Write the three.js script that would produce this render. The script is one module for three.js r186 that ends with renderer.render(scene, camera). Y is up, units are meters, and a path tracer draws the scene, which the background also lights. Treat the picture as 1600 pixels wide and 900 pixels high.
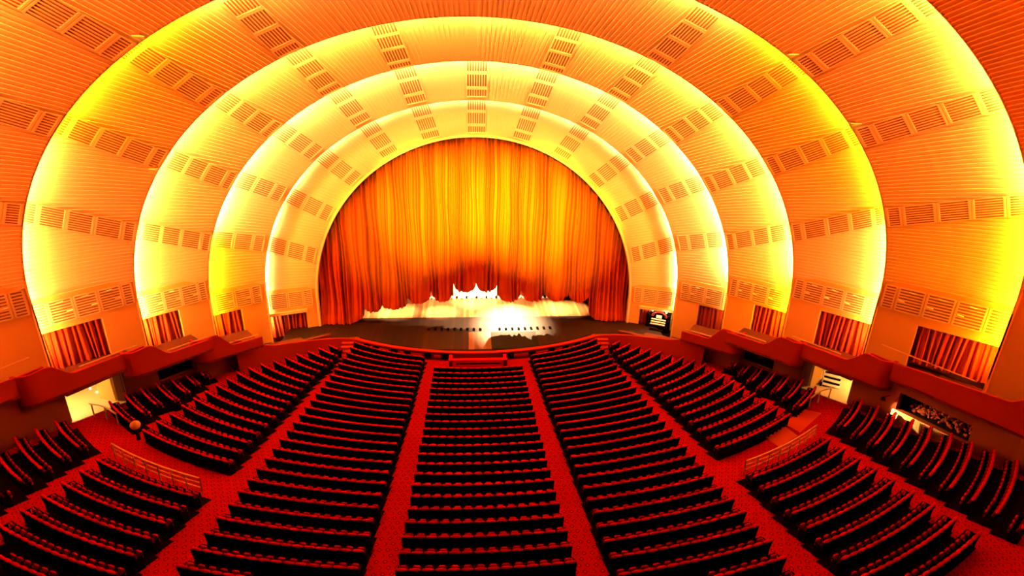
import * as THREE from 'three';
import { RoundedBoxGeometry } from 'three/addons/geometries/RoundedBoxGeometry.js';
import { mergeGeometries } from 'three/addons/utils/BufferGeometryUtils.js';
import { RectAreaLightUniformsLib } from 'three/addons/lights/RectAreaLightUniformsLib.js';
RectAreaLightUniformsLib.init();

// ---------------------------------------------------------------- camera, exposure, big lights' settings
const scene = new THREE.Scene();
scene.background = new THREE.Color(0x000000);
const renderer = new THREE.WebGLRenderer({ antialias: true });
renderer.toneMapping = THREE.LinearToneMapping;
renderer.toneMappingExposure = 1.0;
renderer.shadowMap.enabled = true;
const CAMY = 21.8;
const camera = new THREE.PerspectiveCamera(2 * Math.atan(450 / 858.7) * 180 / Math.PI, 16 / 9, 0.3, 300);
{
  const rad = Math.PI / 180, t = 20.724 * rad, w = 4.622 * rad, r = 1.26 * rad;
  const fw = new THREE.Vector3(Math.sin(w) * Math.cos(t), -Math.sin(t), -Math.cos(w) * Math.cos(t));
  const right = new THREE.Vector3(Math.cos(w), 0, Math.sin(w));
  const up = new THREE.Vector3().crossVectors(right, fw);
  const r2 = right.clone().multiplyScalar(Math.cos(r)).addScaledVector(up, Math.sin(r));
  const u2 = up.clone().multiplyScalar(Math.cos(r)).addScaledVector(right, -Math.sin(r));
  camera.position.set(-0.567, CAMY, 0);
  camera.quaternion.setFromRotationMatrix(new THREE.Matrix4().makeBasis(r2, u2, fw.clone().negate()));
  camera.updateMatrixWorld(true); camera.updateProjectionMatrix();
}
const COVE = 450;                                  // radiance of the cove strips
// colour and strength of each cove (index = lip), strongest amber inside
const COVE_SET = [null,
  { k: 0.75, c: [1, 0.62, 0.25] }, { k: 0.95, c: [1, 0.5, 0.15] }, { k: 1.0, c: [1, 0.36, 0.065] },
  { k: 0.85, c: [1, 0.215, 0.042] }, { k: 1.1, c: [1, 0.15, 0.02] }, { k: 1.0, c: [1, 0.07, 0.004] }];
const CURTAIN_SPOT = 52000, STAGE_SPOT = 16000, LOBBY = 24;

// ---------------------------------------------------------------- helpers
let seedv = 12345;
const rnd = () => { seedv = (seedv * 1664525 + 1013904223) >>> 0; return seedv / 4294967296; };
const used = new Map();
function numbered(n) { const c = used.get(n) || 0; used.set(n, c + 1); return c ? n + '_' + String(c).padStart(3, '0') : n; }
function tag(o, label, category, group) { o.userData.label = label; o.userData.category = category; if (group) o.userData.group = group; return o; }
function thing(name, label, category, pos = [0, 0, 0], turn = 0, group) {
  const o = new THREE.Group(); o.name = numbered(name); scene.add(o);
  o.position.set(...pos); o.rotation.y = turn; return tag(o, label, category, group);
}
function shade(m) { m.castShadow = true; m.receiveShadow = true; return m; }
function part(name, geo, mat, parent, at) {
  const m = shade(new THREE.Mesh(geo, mat)); m.name = parent === scene ? numbered(name) : name; parent.add(m);
  if (parent !== scene && !at && parent.isGroup && parent.userData.world) geo.translate(-parent.position.x, -parent.position.y, -parent.position.z);
  if (at) m.position.set(...at); return m;
}
function struct(name, geo, mat, parent = scene) { const m = part(name, geo, mat, parent); if (parent === scene) m.userData.kind = 'structure'; return m; }
// a quad soup with flat faces and metre uv
class Soup {
  constructor() { this.p = []; this.n = []; this.t = []; }
  tri(a, b, c) {
    const u = [b[0] - a[0], b[1] - a[1], b[2] - a[2]], v = [c[0] - a[0], c[1] - a[1], c[2] - a[2]];
    let n = [u[1] * v[2] - u[2] * v[1], u[2] * v[0] - u[0] * v[2], u[0] * v[1] - u[1] * v[0]];
    const l = Math.hypot(...n) || 1; n = n.map((x) => x / l);
    const ax = Math.abs(n[0]), ay = Math.abs(n[1]), az = Math.abs(n[2]);
    for (const q of [a, b, c]) {
      this.p.push(...q); this.n.push(...n);
      this.t.push(...(ay >= ax && ay >= az ? [q[0], -q[2]] : ax > az ? [-q[2], q[1]] : [q[0], q[1]]));
    }
  }
  quad(a, b, c, d) { this.tri(a, b, c); this.tri(a, c, d); }
  // a prism: plan polygon (list of [x,z]), bottoms and tops (numbers or functions of x,z)
  prism(poly, lo, hi) {
    const L = typeof lo === 'function' ? lo : () => lo, H = typeof hi === 'function' ? hi : () => hi;
    const n = poly.length, B = poly.map((q) => [q[0], L(...q), q[1]]), T = poly.map((q) => [q[0], H(...q), q[1]]);
    for (let i = 0; i < n; i++) { const j = (i + 1) % n; this.quad(B[i], B[j], T[j], T[i]); }
    const tri = THREE.ShapeUtils.triangulateShape(poly.map((q) => new THREE.Vector2(...q)), []);
    for (const [i, j, k] of tri) { this.tri(T[i], T[j], T[k]); this.tri(B[k], B[j], B[i]); }
  }
  // wall along a plan line from a to b (points [x,z]) with thickness t to the left of travel
  wall(a, b, t, lo, hi) {
    const dx = b[0] - a[0], dz = b[1] - a[1], l = Math.hypot(dx, dz), nx = dz / l * t, nz = -dx / l * t;
    this.prism([a, b, [b[0] + nx, b[1] + nz], [a[0] + nx, a[1] + nz]], lo, hi);
  }
  box(x0, x1, y0, y1, z0, z1) { this.prism([[x0, z0], [x1, z0], [x1, z1], [x0, z1]], y0, y1); }
  geo() {
    const g = new THREE.BufferGeometry();
    g.setAttribute('position', new THREE.Float32BufferAttribute(this.p, 3));
    g.setAttribute('normal', new THREE.Float32BufferAttribute(this.n, 3));
    g.setAttribute('uv', new THREE.Float32BufferAttribute(this.t, 2)); return g;
  }
}
function gridGeo(nu, nv, f, uvf) {                 // smooth sheet
  const p = [], t = [], ix = [];
  for (let j = 0; j <= nv; j++) for (let i = 0; i <= nu; i++) { const q = f(i / nu, j / nv); p.push(...q); t.push(...(uvf ? uvf(q) : [i / nu, j / nv])); }
  for (let j = 0; j < nv; j++) for (let i = 0; i < nu; i++) { const a = j * (nu + 1) + i, b = a + 1, c = a + nu + 1, d = c + 1; ix.push(a, b, d, a, d, c); }
  const g = new THREE.BufferGeometry();
  g.setAttribute('position', new THREE.Float32BufferAttribute(p, 3)); g.setAttribute('uv', new THREE.Float32BufferAttribute(t, 2));
  g.setIndex(ix); g.computeVertexNormals(); return g;
}
function tube(pts, r, seg = 24, rad = 8) { return new THREE.TubeGeometry(new THREE.CatmullRomCurve3(pts.map((p) => new THREE.Vector3(...p))), seg, r, rad, false); }
function bar(a, b, r, rad = 8) { return new THREE.TubeGeometry(new THREE.LineCurve3(new THREE.Vector3(...a), new THREE.Vector3(...b)), 1, r, rad, false); }
const LIN = (r, g, b) => new THREE.Color().setRGB(r, g, b);
function std(c, rough = 0.9, extra = {}) { return new THREE.MeshPhysicalMaterial({ color: LIN(...c), roughness: rough, specularIntensity: 0.25, ...extra }); }
const lerp = (a, b, t) => a + (b - a) * t, clamp = (x, a, b) => Math.min(b, Math.max(a, x)), sstep = (a, b, x) => { const t = clamp((x - a) / (b - a), 0, 1); return t * t * (3 - 2 * t); };

// ---------------------------------------------------------------- textures and materials
function canvasTex(w, h, draw, rx = 1, ry = 1, srgb = true) {
  const c = document.createElement('canvas'); c.width = w; c.height = h; draw(c.getContext('2d'), w, h);
  const t = new THREE.CanvasTexture(c); t.wrapS = t.wrapT = THREE.RepeatWrapping; t.repeat.set(rx, ry); if (srgb) t.colorSpace = THREE.SRGBColorSpace; return t;
}
const carpetTex = canvasTex(256, 256, (g, w, h) => {
  g.fillStyle = '#8a0a06'; g.fillRect(0, 0, w, h);
  for (let y = 0; y < 4; y++) for (let x = 0; x < 4; x++) {
    const cx = x * 64 + (y % 2 ? 32 : 0), cy = y * 64 + 32;
    g.fillStyle = '#5d0604'; g.beginPath(); g.moveTo(cx, cy - 26); g.lineTo(cx + 22, cy); g.lineTo(cx, cy + 26); g.lineTo(cx - 22, cy); g.fill();
    g.fillStyle = '#a3120a'; g.beginPath(); g.moveTo(cx, cy - 11); g.lineTo(cx + 10, cy); g.lineTo(cx, cy + 11); g.lineTo(cx - 10, cy); g.fill();
  }
  for (let i = 0; i < 5000; i++) { g.fillStyle = rnd() < 0.5 ? 'rgba(40,0,0,.35)' : 'rgba(190,30,12,.3)'; g.fillRect(rnd() * w, rnd() * h, 2, 2); }
}, 0.7, 0.7);
const plasterBump = canvasTex(256, 256, (g, w, h) => { g.fillStyle = '#808080'; g.fillRect(0, 0, w, h); for (let i = 0; i < 9000; i++) { const v = 90 + rnd() * 80 | 0; g.fillStyle = `rgba(${v},${v},${v},.5)`; g.fillRect(rnd() * w, rnd() * h, 2, 2); } }, 0.8, 0.8, false);
const clothTex = canvasTex(256, 256, (g, w, h) => {
  g.fillStyle = '#b85818'; g.fillRect(0, 0, w, h);
  for (let i = 0; i < 2500; i++) { g.fillStyle = rnd() < 0.5 ? 'rgba(150,70,20,.22)' : 'rgba(215,120,40,.22)'; g.fillRect(rnd() * w, rnd() * h, 1, 4 + rnd() * 14); }
}, 1, 1);
const woodTex = canvasTex(512, 512, (g, w, h) => {
  g.fillStyle = '#7a5434'; g.fillRect(0, 0, w, h);
  for (let x = 0; x < 16; x++) { const v = rnd(); g.fillStyle = `rgba(${v < 0.5 ? '30,15,5' : '190,140,90'},${0.08 + rnd() * 0.2})`; g.fillRect(x * 32, 0, 32, h); g.fillStyle = 'rgba(10,5,2,.5)'; g.fillRect(x * 32, 0, 1.5, h); }
  for (let i = 0; i < 3000; i++) { g.fillStyle = `rgba(20,8,2,${rnd() * 0.25})`; g.fillRect(rnd() * w, rnd() * h, 1, 6 + rnd() * 40); }
}, 0.25, 0.25);
const M = {
  plaster: std([0.8, 0.66, 0.33], 0.92, { bumpMap: plasterBump, bumpScale: 0.006, side: THREE.DoubleSide }),
  wall: std([0.74, 0.47, 0.13], 0.95, { bumpMap: plasterBump, bumpScale: 0.004, side: THREE.DoubleSide }),
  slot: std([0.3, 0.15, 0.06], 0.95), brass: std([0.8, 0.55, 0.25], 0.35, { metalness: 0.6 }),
  lowwall: std([0.085, 0.017, 0.006], 0.9), carpet: std([0.62, 0.62, 0.62], 1, { map: carpetTex, specularIntensity: 0 }),
  redwall: std([0.24, 0.016, 0.006], 1, { specularIntensity: 0 }),
  red: std([0.22, 0.0035, 0.003], 0.95, { specularIntensity: 0 }), redShaded: std([0.05, 0.001, 0.001], 0.95, { specularIntensity: 0 }),  // second red: the backrest shade is put into its colour
  gallery: std([0.05, 0.012, 0.006], 1),
  box: std([0.5, 0.006, 0.004], 0.95, { specularIntensity: 0 }),
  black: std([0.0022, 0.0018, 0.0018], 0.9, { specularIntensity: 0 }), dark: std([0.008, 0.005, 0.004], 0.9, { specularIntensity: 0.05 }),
  curtain: std([0.8, 0.48, 0.15], 0.75, { map: clothTex, sheen: 0.1, sheenRoughness: 0.5, sheenColor: LIN(1, 0.4, 0.03), side: THREE.DoubleSide }),
  drape: std([0.3, 0.035, 0.006], 0.8, { sheen: 0.25, sheenColor: LIN(1, 0.4, 0.05), side: THREE.DoubleSide }),
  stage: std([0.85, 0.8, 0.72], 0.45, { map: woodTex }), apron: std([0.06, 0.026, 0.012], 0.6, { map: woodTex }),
  panel: std([1, 0.85, 0.5], 0.5, { map: woodTex }), white: std([0.82, 0.8, 0.74], 0.8), ivory: std([0.8, 0.65, 0.4], 0.5),  // panel: gold colour stands for a patch of light on the apron
  lobbyWall: std([0.75, 0.55, 0.32], 0.85, { side: THREE.DoubleSide }), lobbyFloor: std([0.8, 0.62, 0.34], 0.5),
};
const glow = (c, i) => new THREE.MeshStandardMaterial({ color: 0x111111, emissive: LIN(...c), emissiveIntensity: i });

// ---------------------------------------------------------------- plan of the hall (camera at depth 0, depth d is z = -d)
const LIPS = [[46, 14.09, 3.26, 14.33], [44, 17.6, 4.57, 15.82], [40.6, 20.53, 5.06, 17.98], [36.4, 23.25, 6.77, 18.59], [31.5, 26.14, 9.04, 18.78], [25.9, 29.54, 10.34, 20.5], [20.2, 33.0, 11.2, 22.6], [12, 36, 11.5, 24]]
  .map(([d, a, s, h]) => ({ d, a, s, h }));
const POCKET = 1.0, LIPD = 0.3;
const floorY = (z) => { const d = 50 + z; return -22.703 + 0.103 * d + 0.0008 * d * d + CAMY; };   // z = -depth
// a curve of the vault: angle in degrees 0 right .. 90 crown .. 180 left; below the springing it goes straight down
function vault(c, deg) { const r = deg * Math.PI / 180, s = Math.sin(r); return [s >= 0 ? c.a * Math.cos(r) : Math.cos(r) > 0 ? c.a : -c.a, c.s + c.h * s]; }
function normalIn(c, deg) { const r = deg * Math.PI / 180; let x = -Math.cos(r) / c.a, y = -Math.sin(r) / c.h; if (Math.sin(r) < 0) { x = -Math.sign(Math.cos(r)); y = 0; } const l = Math.hypot(x, y); return [x / l, y / l]; }
const coveOf = (k) => ({ d: LIPS[k].d - -LIPD, a: LIPS[k].a + POCKET, s: LIPS[k].s, h: LIPS[k].h + POCKET });
// band k runs from the cove behind lip k (u = 0) to lip k-1 (u = 1), slightly hollow
function bandCurve(k, u) {
  const A = coveOf(k), B = LIPS[k - 1], e = u - 0.07 * Math.sin(Math.PI * u);
  return { d: lerp(A.d, B.d, u), a: lerp(A.a, B.a, e), s: lerp(A.s, B.s, u), h: lerp(A.h, B.h, e) };
}
const RIB_LOW = [0, 4.45, 5.65, 7.2, 8.65, 10.05, 11.5, 11.5];      // where the ribbed plaster ends above the lowest grille
const angleAt = (c, y) => { const s = (y - c.s) / c.h; return Math.asin(clamp(s, -0.9, 0.9)) * 180 / Math.PI; };
function bandPoint(k, u, deg, off = 0) {
  const c = bandCurve(k, u), [x, y] = vault(c, deg), [nx, ny] = normalIn(c, deg); return [x + nx * off, y + ny * off, -c.d];
}

// ---------------------------------------------------------------- structure: floor
{
  const g = gridGeo(40, 60, (u, v) => { const x = lerp(-37, 37, u), z = lerp(7, -45.5, v); return [x, floorY(z), z]; }, (q) => [q[0], -q[2]]);
  struct('floor', g, M.carpet);
}
// structure: the ribbed vault bands with their lips
for (let k = 1; k <= 7; k++) {
  const S = new Soup(), N = 1 + Math.round(Math.PI * (LIPS[k].a + LIPS[k].h) / 2 / 0.3), U = 7, P = [];
  for (let r = 0; r <= N; r++) {
    const row = [[], []];
    for (let i = 0; i <= U; i++) {
      const u = i / U, c = bandCurve(k, u), t0 = angleAt(c, RIB_LOW[k]), deg = lerp(t0, 180 - t0, r / N);
      row[0].push(bandPoint(k, u, deg, 0)); row[1].push(bandPoint(k, u, deg, 0.072));
    }
    P.push(row);
  }
  for (let r = 0; r < N; r++) for (let i = 0; i < U; i++) {
    const up = r < N / 2;                          // lips of the ribs turn towards the crown on both sides
    const a = up ? 0 : 1, b = 1 - a;
    S.quad(P[r][a][i], P[r + 1][b][i], P[r + 1][b][i + 1], P[r][a][i + 1]);
    S.quad(P[r + 1][b][i], P[r + 1][a][i], P[r + 1][a][i + 1], P[r + 1][b][i + 1]);
  }
  // the back of the lip: flange out to the pocket of the next band in
  const B = LIPS[k - 1], C = k > 1 ? coveOf(k - 1) : { d: B.d + 0.5, a: B.a + 0.05, s: B.s, h: B.h + 0.05 };
  const ringAt = (c, off, d, deg) => { const [x, y] = vault(c, deg), [nx, ny] = normalIn(c, deg); return [x + nx * off, y + ny * off, -d]; };
  const t0 = angleAt(B, k > 1 ? RIB_LOW[k - 1] - 4 : 0.3), n = 140;
  for (let i = 0; i < n; i++) {
    const d0 = lerp(t0, 180 - t0, i / n), d1 = lerp(t0, 180 - t0, (i + 1) / n);
    const prof = k > 1 ? [[B, 0.08, B.d - 0.02], [B, 0.08, B.d + 0.08], [B, -0.05, B.d + 0.12], [C, -0.08, C.d]] : [[B, 0.35, B.d - 0.25], [B, 0.0, B.d - 0.25], [B, 0, B.d + 0.25], [B, -0.5, B.d + 0.3]];
    if (k === 1) { prof[0] = [B, -0.02, B.d - 0.1]; prof[1] = [B, 0.16, B.d - 0.1]; prof[2] = [B, 0.16, B.d + 0.3]; prof[3] = [B, -1.5, B.d + 0.35]; }
    for (let j = 0; j < 3; j++) { const [c0, o0, z0] = prof[j], [c1, o1, z1] = prof[j + 1]; S.quad(ringAt(c0, o0, z0, d0), ringAt(c0, o0, z0, d1), ringAt(c1, o1, z1, d1), ringAt(c1, o1, z1, d0)); }
  }
  struct('ceiling', S.geo(), M.plaster);
}
// structure: rear of the hall behind the camera
{
  const S = new Soup(), c = LIPS[7], n = 48;
  for (let i = 0; i < n; i++) {
    const a = vault(c, lerp(0, 180, i / n)), b = vault(c, lerp(0, 180, (i + 1) / n));
    S.quad([a[0], a[1], -12], [b[0], b[1], -12], [b[0] * 1.02, b[1], 7], [a[0] * 1.02, a[1], 7]);
  }
  struct('ceiling', S.geo(), M.plaster);
  const Bk = new Soup(); Bk.box(-38, 38, 2, 37, 7, 7.4); struct('wall_back', Bk.geo(), M.lowwall);
}
// ---------------------------------------------------------------- structure: side walls below the ribs
const DRAPE = [null, { lo: 0.2, hi: 2.45, f: 0.8, g: [2.95, 4.4] }, { lo: 1.5, hi: 3.9, f: 0.6, g: [4.1, 5.6] }, { lo: 2.8, hi: 5.45, f: 0.6, g: [5.65, 7.15] }, { lo: 4.0, hi: 6.7, f: 0.65, g: [7.1, 8.6] }, { lo: 5.2, hi: 7.8, f: 0.66, g: [8.4, 10.0] }, { lo: 6.3, hi: 9.2, f: 0.6, g: [9.9, 11.4] }];
const wallPt = (k, u, s, out = 0) => { // plan point on the wall of band k; s = +1 right, -1 left
  const A = coveOf(k), B = LIPS[k - 1], ax = A.a, bx = B.a, dx = bx - ax, dd = B.d - A.d, l = Math.hypot(dx, dd);
  return [s * (lerp(ax, bx, u) + out * dd / l), -(lerp(A.d, B.d, u) - out * dx / l)];
};
for (const s of [-1, 1]) {
  const S = new Soup();
  for (let k = 1; k <= 6; k++) {
    const D = DRAPE[k], top = RIB_LOW[k] + 0.25, W = (u0, u1, lo, hi, t = 0.35, o = 0) => {
      const p = [wallPt(k, u0, s, o), wallPt(k, u1, s, o), wallPt(k, u1, s, o + t), wallPt(k, u0, s, o + t)]; S.prism(p, lo, hi);
    };
    W(D.f, 1, D.lo - 1.2, top); W(0, D.f, D.hi, top);                // plain wall and the lintel over the drape
    W(-0.02, D.f + 0.02, D.lo - 1.2, D.hi + 0.2, 0.2, 1.1);         // back of the drape recess
    W(D.f, D.f + 0.03, D.lo - 1.2, D.hi + 0.2, 1.2, 0.1);           // its side
    W(0, D.f, D.hi, D.hi + 0.15, 1.2, 0.1);
    if (k > 1) { const q = LIPS[k - 1], C = coveOf(k - 1), y1 = RIB_LOW[k]; // lip edge and flange going down
      S.prism([[s * (q.a - 0.08), -q.d + 0.02], [s * (q.a - 0.08), -q.d - 0.1], [s * (C.a + 0.05), -C.d - 0.02], [s * (C.a + 0.2), -q.d + 0.02]], D.lo - 2.2, y1 + 0.3);
    }
  }
  S.wall([s * 33.5, -20.2], [s * 37, 7.2], -s * 0.4, 4, 13);
  struct(s < 0 ? 'wall_left' : 'wall_right', S.geo(), M.wall);
}
// lower walls under the galleries, with door and window openings
const LOW = [[12.7, -43.9], [17, -41.3], [20.5, -37.8], [24.2, -33.3], [25.7, -30.3], [27.6, -26], [28.9, -22.5], [29.8, -18], [30.5, -12], [31.5, 0], [32, 7]];
const lowAt = (z) => { for (let i = 0; i < LOW.length - 1; i++) { const [a, b] = [LOW[i], LOW[i + 1]]; if (z >= a[1] && z <= b[1]) return lerp(a[0], b[0], (z - a[1]) / (b[1] - a[1])); } return 13; };
const DOOR = [-33.8, -30.8], WIN = [-37.4, -35.4], REC = [-28.2, -24.5];
const gTop = (z) => z < -39.5 ? 1.0 : z < -37 ? 2.5 : z < -33.6 ? 3.2 : z < -30.2 ? 4.0 : z < -24 ? 4.6 : 5.2;
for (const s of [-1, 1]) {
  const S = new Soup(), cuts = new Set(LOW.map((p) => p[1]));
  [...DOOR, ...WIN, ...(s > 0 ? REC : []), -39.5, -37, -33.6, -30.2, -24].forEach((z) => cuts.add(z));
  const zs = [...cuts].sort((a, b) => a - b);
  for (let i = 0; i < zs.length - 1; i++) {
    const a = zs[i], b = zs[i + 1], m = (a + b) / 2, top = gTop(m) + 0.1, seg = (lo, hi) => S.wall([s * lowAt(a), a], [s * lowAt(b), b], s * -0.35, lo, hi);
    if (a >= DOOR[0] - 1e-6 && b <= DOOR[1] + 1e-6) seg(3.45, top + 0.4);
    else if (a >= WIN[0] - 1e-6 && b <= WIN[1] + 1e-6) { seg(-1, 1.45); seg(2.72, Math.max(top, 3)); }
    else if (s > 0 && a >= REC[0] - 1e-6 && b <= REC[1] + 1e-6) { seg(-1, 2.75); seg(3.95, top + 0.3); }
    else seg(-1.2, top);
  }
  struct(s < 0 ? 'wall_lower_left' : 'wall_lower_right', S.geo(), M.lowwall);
  // dark glazed window in the wall
  const wx = (z) => s * (lowAt(z) + 0.12);
  const W = thing('viewing_window', `dark glazed window under the ${s < 0 ? 'left' : 'right'} gallery beside the short seat rows`, 'window', [wx(-36.4), 1.45, -36.4]);
  W.userData.world = true;
  const f = new Soup(), p = new Soup();
  for (const [z0, z1] of [[WIN[0], WIN[0] + 0.09], [WIN[1] - 0.09, WIN[1]]]) f.wall([wx(z0), z0], [wx(z1), z1], -s * 0.14, 1.45, 2.72);
  for (const [y0, y1] of [[1.45, 1.53], [2.64, 2.72]]) f.wall([wx(WIN[0]), WIN[0]], [wx(WIN[1]), WIN[1]], -s * 0.14, y0, y1);
  p.wall([wx(WIN[0]) + s * 0.08, WIN[0]], [wx(WIN[1]) + s * 0.08, WIN[1]], -s * 0.03, 1.47, 2.7);
  part('frame', f.geo(), M.lowwall, W); part('pane', p.geo(), std([0.004, 0.003, 0.003], 0.15), W);
}

// ---------------------------------------------------------------- cove lights hidden behind the lips
function segTint(k, deg) {                          // yellow and dim stretches of lamps, as they burn in the photograph
  let c = [...COVE_SET[k].c], f = 1;
  if (k === 2 && deg > 166) { c = [1, 0.3, 0.004]; f = 0.9; }
  if (k === 2 && deg < 4) f = 0.06;
  if (k === 3 && deg < 2) { c = [1, 0.26, 0.004]; f = 0.8; }
  if (k === 4 && deg > 128 && deg < 146) { c = [1, 0.22, 0.004]; f = 0.75; }
  if (k === 4 && deg > 14 && deg < 60) { c = [1, 0.2, 0.004]; f = 0.75; }
  if (k === 5 && (deg < 14)) { c = [1, 0.2, 0.004]; f = 0.6; }
  if (k >= 3) f *= lerp(1, k === 3 ? 0.8 : 0.62, sstep(35, 0, Math.abs(deg - 90)));
  return { c, f };
}
for (let k = 1; k <= 6; k++) {
  const L = LIPS[k], n = k === 6 ? 8 : 15, low = Math.max(-24, angleAt(L, DRAPE[Math.min(k, 6)].lo + 1.2)), pts = [];
  const lampAt = (deg) => { const c = { ...L, a: L.a + 0.3, h: L.h + 0.3 }; const [x, y] = vault(c, deg); return new THREE.Vector3(x, y, -(L.d + 0.26)); };
  for (let i = 0; i <= 60; i++) pts.push(lampAt(lerp(low, 180 - low, i / 60)));
  const tubeGeo = new THREE.TubeGeometry(new THREE.CatmullRomCurve3(pts), 120, 0.04, 6, false);
  struct('trim_' + k, tubeGeo, glow([1, 0.3, 0.06], 2));  // glowing tube of the hidden cove lamps
  for (let i = 0; i < n; i++) {
    const d0 = lerp(low, 180 - low, i / n), d1 = lerp(low, 180 - low, (i + 1) / n), dm = (d0 + d1) / 2, p0 = lampAt(d0), p1 = lampAt(d1), pm = p0.clone().add(p1).multiplyScalar(0.5);
    pm.copy(lampAt(dm)).lerp(pm, 0.4);
    const nI = normalIn(L, dm), { c, f } = segTint(k, dm), len = p0.distanceTo(p1);
    const light = new THREE.RectAreaLight(LIN(...c), COVE * COVE_SET[k].k * f, len, 0.28);
    const dir = new THREE.Vector3(-nI[0] * 0.55, -nI[1] * 0.55, -1).normalize();        // towards the band: deeper and outward
    const tx = p1.clone().sub(p0).normalize(), zAx = dir.clone().negate();
    tx.addScaledVector(zAx, -tx.dot(zAx)).normalize();
    const yAx = new THREE.Vector3().crossVectors(zAx, tx);
    light.quaternion.setFromRotationMatrix(new THREE.Matrix4().makeBasis(tx, yAx, zAx)); light.position.copy(pm).addScaledVector(dir, 0.06);
    light.name = 'cove_light'; scene.add(light);
  }
}

// ---------------------------------------------------------------- grilles
const ORD = ['at the crown', 'sixth from bottom', 'fifth from bottom', 'fourth from bottom', 'third from bottom', 'second from bottom', 'lowest'];
const ARCH = [null, 'innermost arch', 'second arch from stage', 'third arch from stage', 'fourth arch from stage', 'fifth arch from stage'];
const PAN = (k) => k <= 2 ? [[0.07, 0.2], [0.245, 0.5], [0.54, 0.765], [0.8, 0.925]] : [[0.04, 0.205], [0.235, 0.425], [0.455, 0.645], [0.675, 0.865], [0.895, 0.975]];
const ANG = [90, 104.5, 118.7, 133.2, 147.8, 163.6];
function grille(k, j, s) {
  const side = j === 0 ? '' : s < 0 ? ' left side' : ' right side';
  const label = j === 0 ? `tan slotted plaster grille at the crown of the ${ARCH[k]}` : `tan slotted grille, ${ORD[j]},${side} of ${ARCH[k]}`;
  const deg0 = j < 6 ? (s < 0 ? ANG[j] : 180 - ANG[j]) : 0, D = DRAPE[k];
  const at = j < 6 ? (u, w, o) => { const c = bandCurve(k, u); return bandPoint(k, u, deg0 + (w / ((c.a + c.h) / 2)) * 180 / Math.PI, o); }
    : (u, w, o) => { const q = wallPt(k, u, s, -o + 0.0), y = (D.g[0] + D.g[1]) / 2 + w * 1.02; return [q[0], y, q[1]]; };
  const base = at(0.5, 0, 0), G = thing('ceiling_grille', label, 'grille', base, 0, 'grilles of the ' + ARCH[k]); G.userData.world = true;
  const lift = j < 6 ? 0.07 : 0.0, hw = j < 6 ? 0.7 : (D.g[1] - D.g[0]) / 2 - 0.06, nS = 8;
  for (const [u0, u1] of PAN(k)) {
    const slab = (S, w0, w1, o0, o1, ua, ub) => {
      const P = (u, w, o) => at(u, w, o), a = [P(ua, w0, o0), P(ub, w0, o0), P(ub, w1, o0), P(ua, w1, o0)], b = [P(ua, w0, o1), P(ub, w0, o1), P(ub, w1, o1), P(ua, w1, o1)];
      S.quad(...b); S.quad(...a); for (let i = 0; i < 4; i++) S.quad(a[i], a[(i + 1) % 4], b[(i + 1) % 4], b[i]);
    };
    const A = new Soup(), B = new Soup();
    slab(A, -hw, hw, lift - 0.05, lift + 0.02, u0, u1);
    const panel = part('grille_panel', A.geo(), M.slot, G), pitch = 2 * hw / nS;
    for (let i = 0; i <= nS; i++) slab(B, -hw + i * pitch - pitch * 0.21, -hw + i * pitch + pitch * 0.21, lift + 0.02, lift + 0.07, u0, u1);
    const e = 0.012; slab(B, -hw, hw, lift + 0.02, lift + 0.075, u0 - e, u0 + e * 0.3); slab(B, -hw, hw, lift + 0.02, lift + 0.075, u1 - e * 0.3, u1 + e);
    const gb = B.geo(); gb.translate(-base[0], -base[1], -base[2]);
    const sl = shade(new THREE.Mesh(gb, M.plaster)); sl.name = 'slats'; panel.add(sl);
  }
  if (j === 6 && k >= 2) for (const [u0, u1] of PAN(k).slice(1, 4)) for (const [uu, w] of [[0.35, 0.55], [0.7, -0.1]]) {
    const a = at(lerp(u0, u1, uu), w, 0.08), b = at(lerp(u0, u1, uu + 0.25), w + 0.1, 0.3); part('bracket', bar(a, b, 0.045, 5), M.brass, G);
  }
}
for (let k = 1; k <= 5; k++) for (let j = k <= 2 ? 0 : k === 3 ? 1 : k === 4 ? 2 : 3; j <= 6; j++) { if (j === 0) grille(k, 0, 1); else { grille(k, j, -1); grille(k, j, 1); } }

// ---------------------------------------------------------------- side drapes in the wall openings
function pleats(x) { return 0.55 * Math.sin(x * 17.1) + 0.3 * Math.sin(x * 26.7 + 1.3) + 0.3 * Math.sin(x * 9.3 + 0.6); }
const NTH = ['', 'nearest to the stage', 'second from the stage', 'third from the stage', 'fourth from the stage', 'fifth from the stage'];
function drape(k, s, u0, u1, label, seed) {
  const D = DRAPE[k], a = wallPt(k, u0, s, 0.35), b = wallPt(k, u1, s, 0.35), len = Math.hypot(b[0] - a[0], b[1] - a[1]);
  const nx = -(b[1] - a[1]) / len, nz = (b[0] - a[0]) / len;
  const T = thing('side_drape', label, 'drape', [(a[0] + b[0]) / 2, D.lo + 0.02, (a[1] + b[1]) / 2]); T.userData.world = true;
  const g = gridGeo(Math.round(len * 60), 14, (u, v) => {
    const y = lerp(D.hi - 0.02, D.lo + 0.02, v), sh = 0.2 * (0.5 + 0.5 * v), w = u * len * 1.15 + seed * 3.7 + 0.12 * v * Math.sin(u * 9 + seed), o = sh * pleats(w), uu = u + 0.012 * Math.sin(w * 5) * v;
    return [lerp(a[0], b[0], uu) + nx * o, y, lerp(a[1], b[1], uu) + nz * o];
  });
  part('cloth', g, M.drape, T);
  part('curtain_rod', bar([a[0], D.hi - 0.05, a[1]], [b[0], D.hi - 0.05, b[1]], 0.04), M.brass, T);
}
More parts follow.
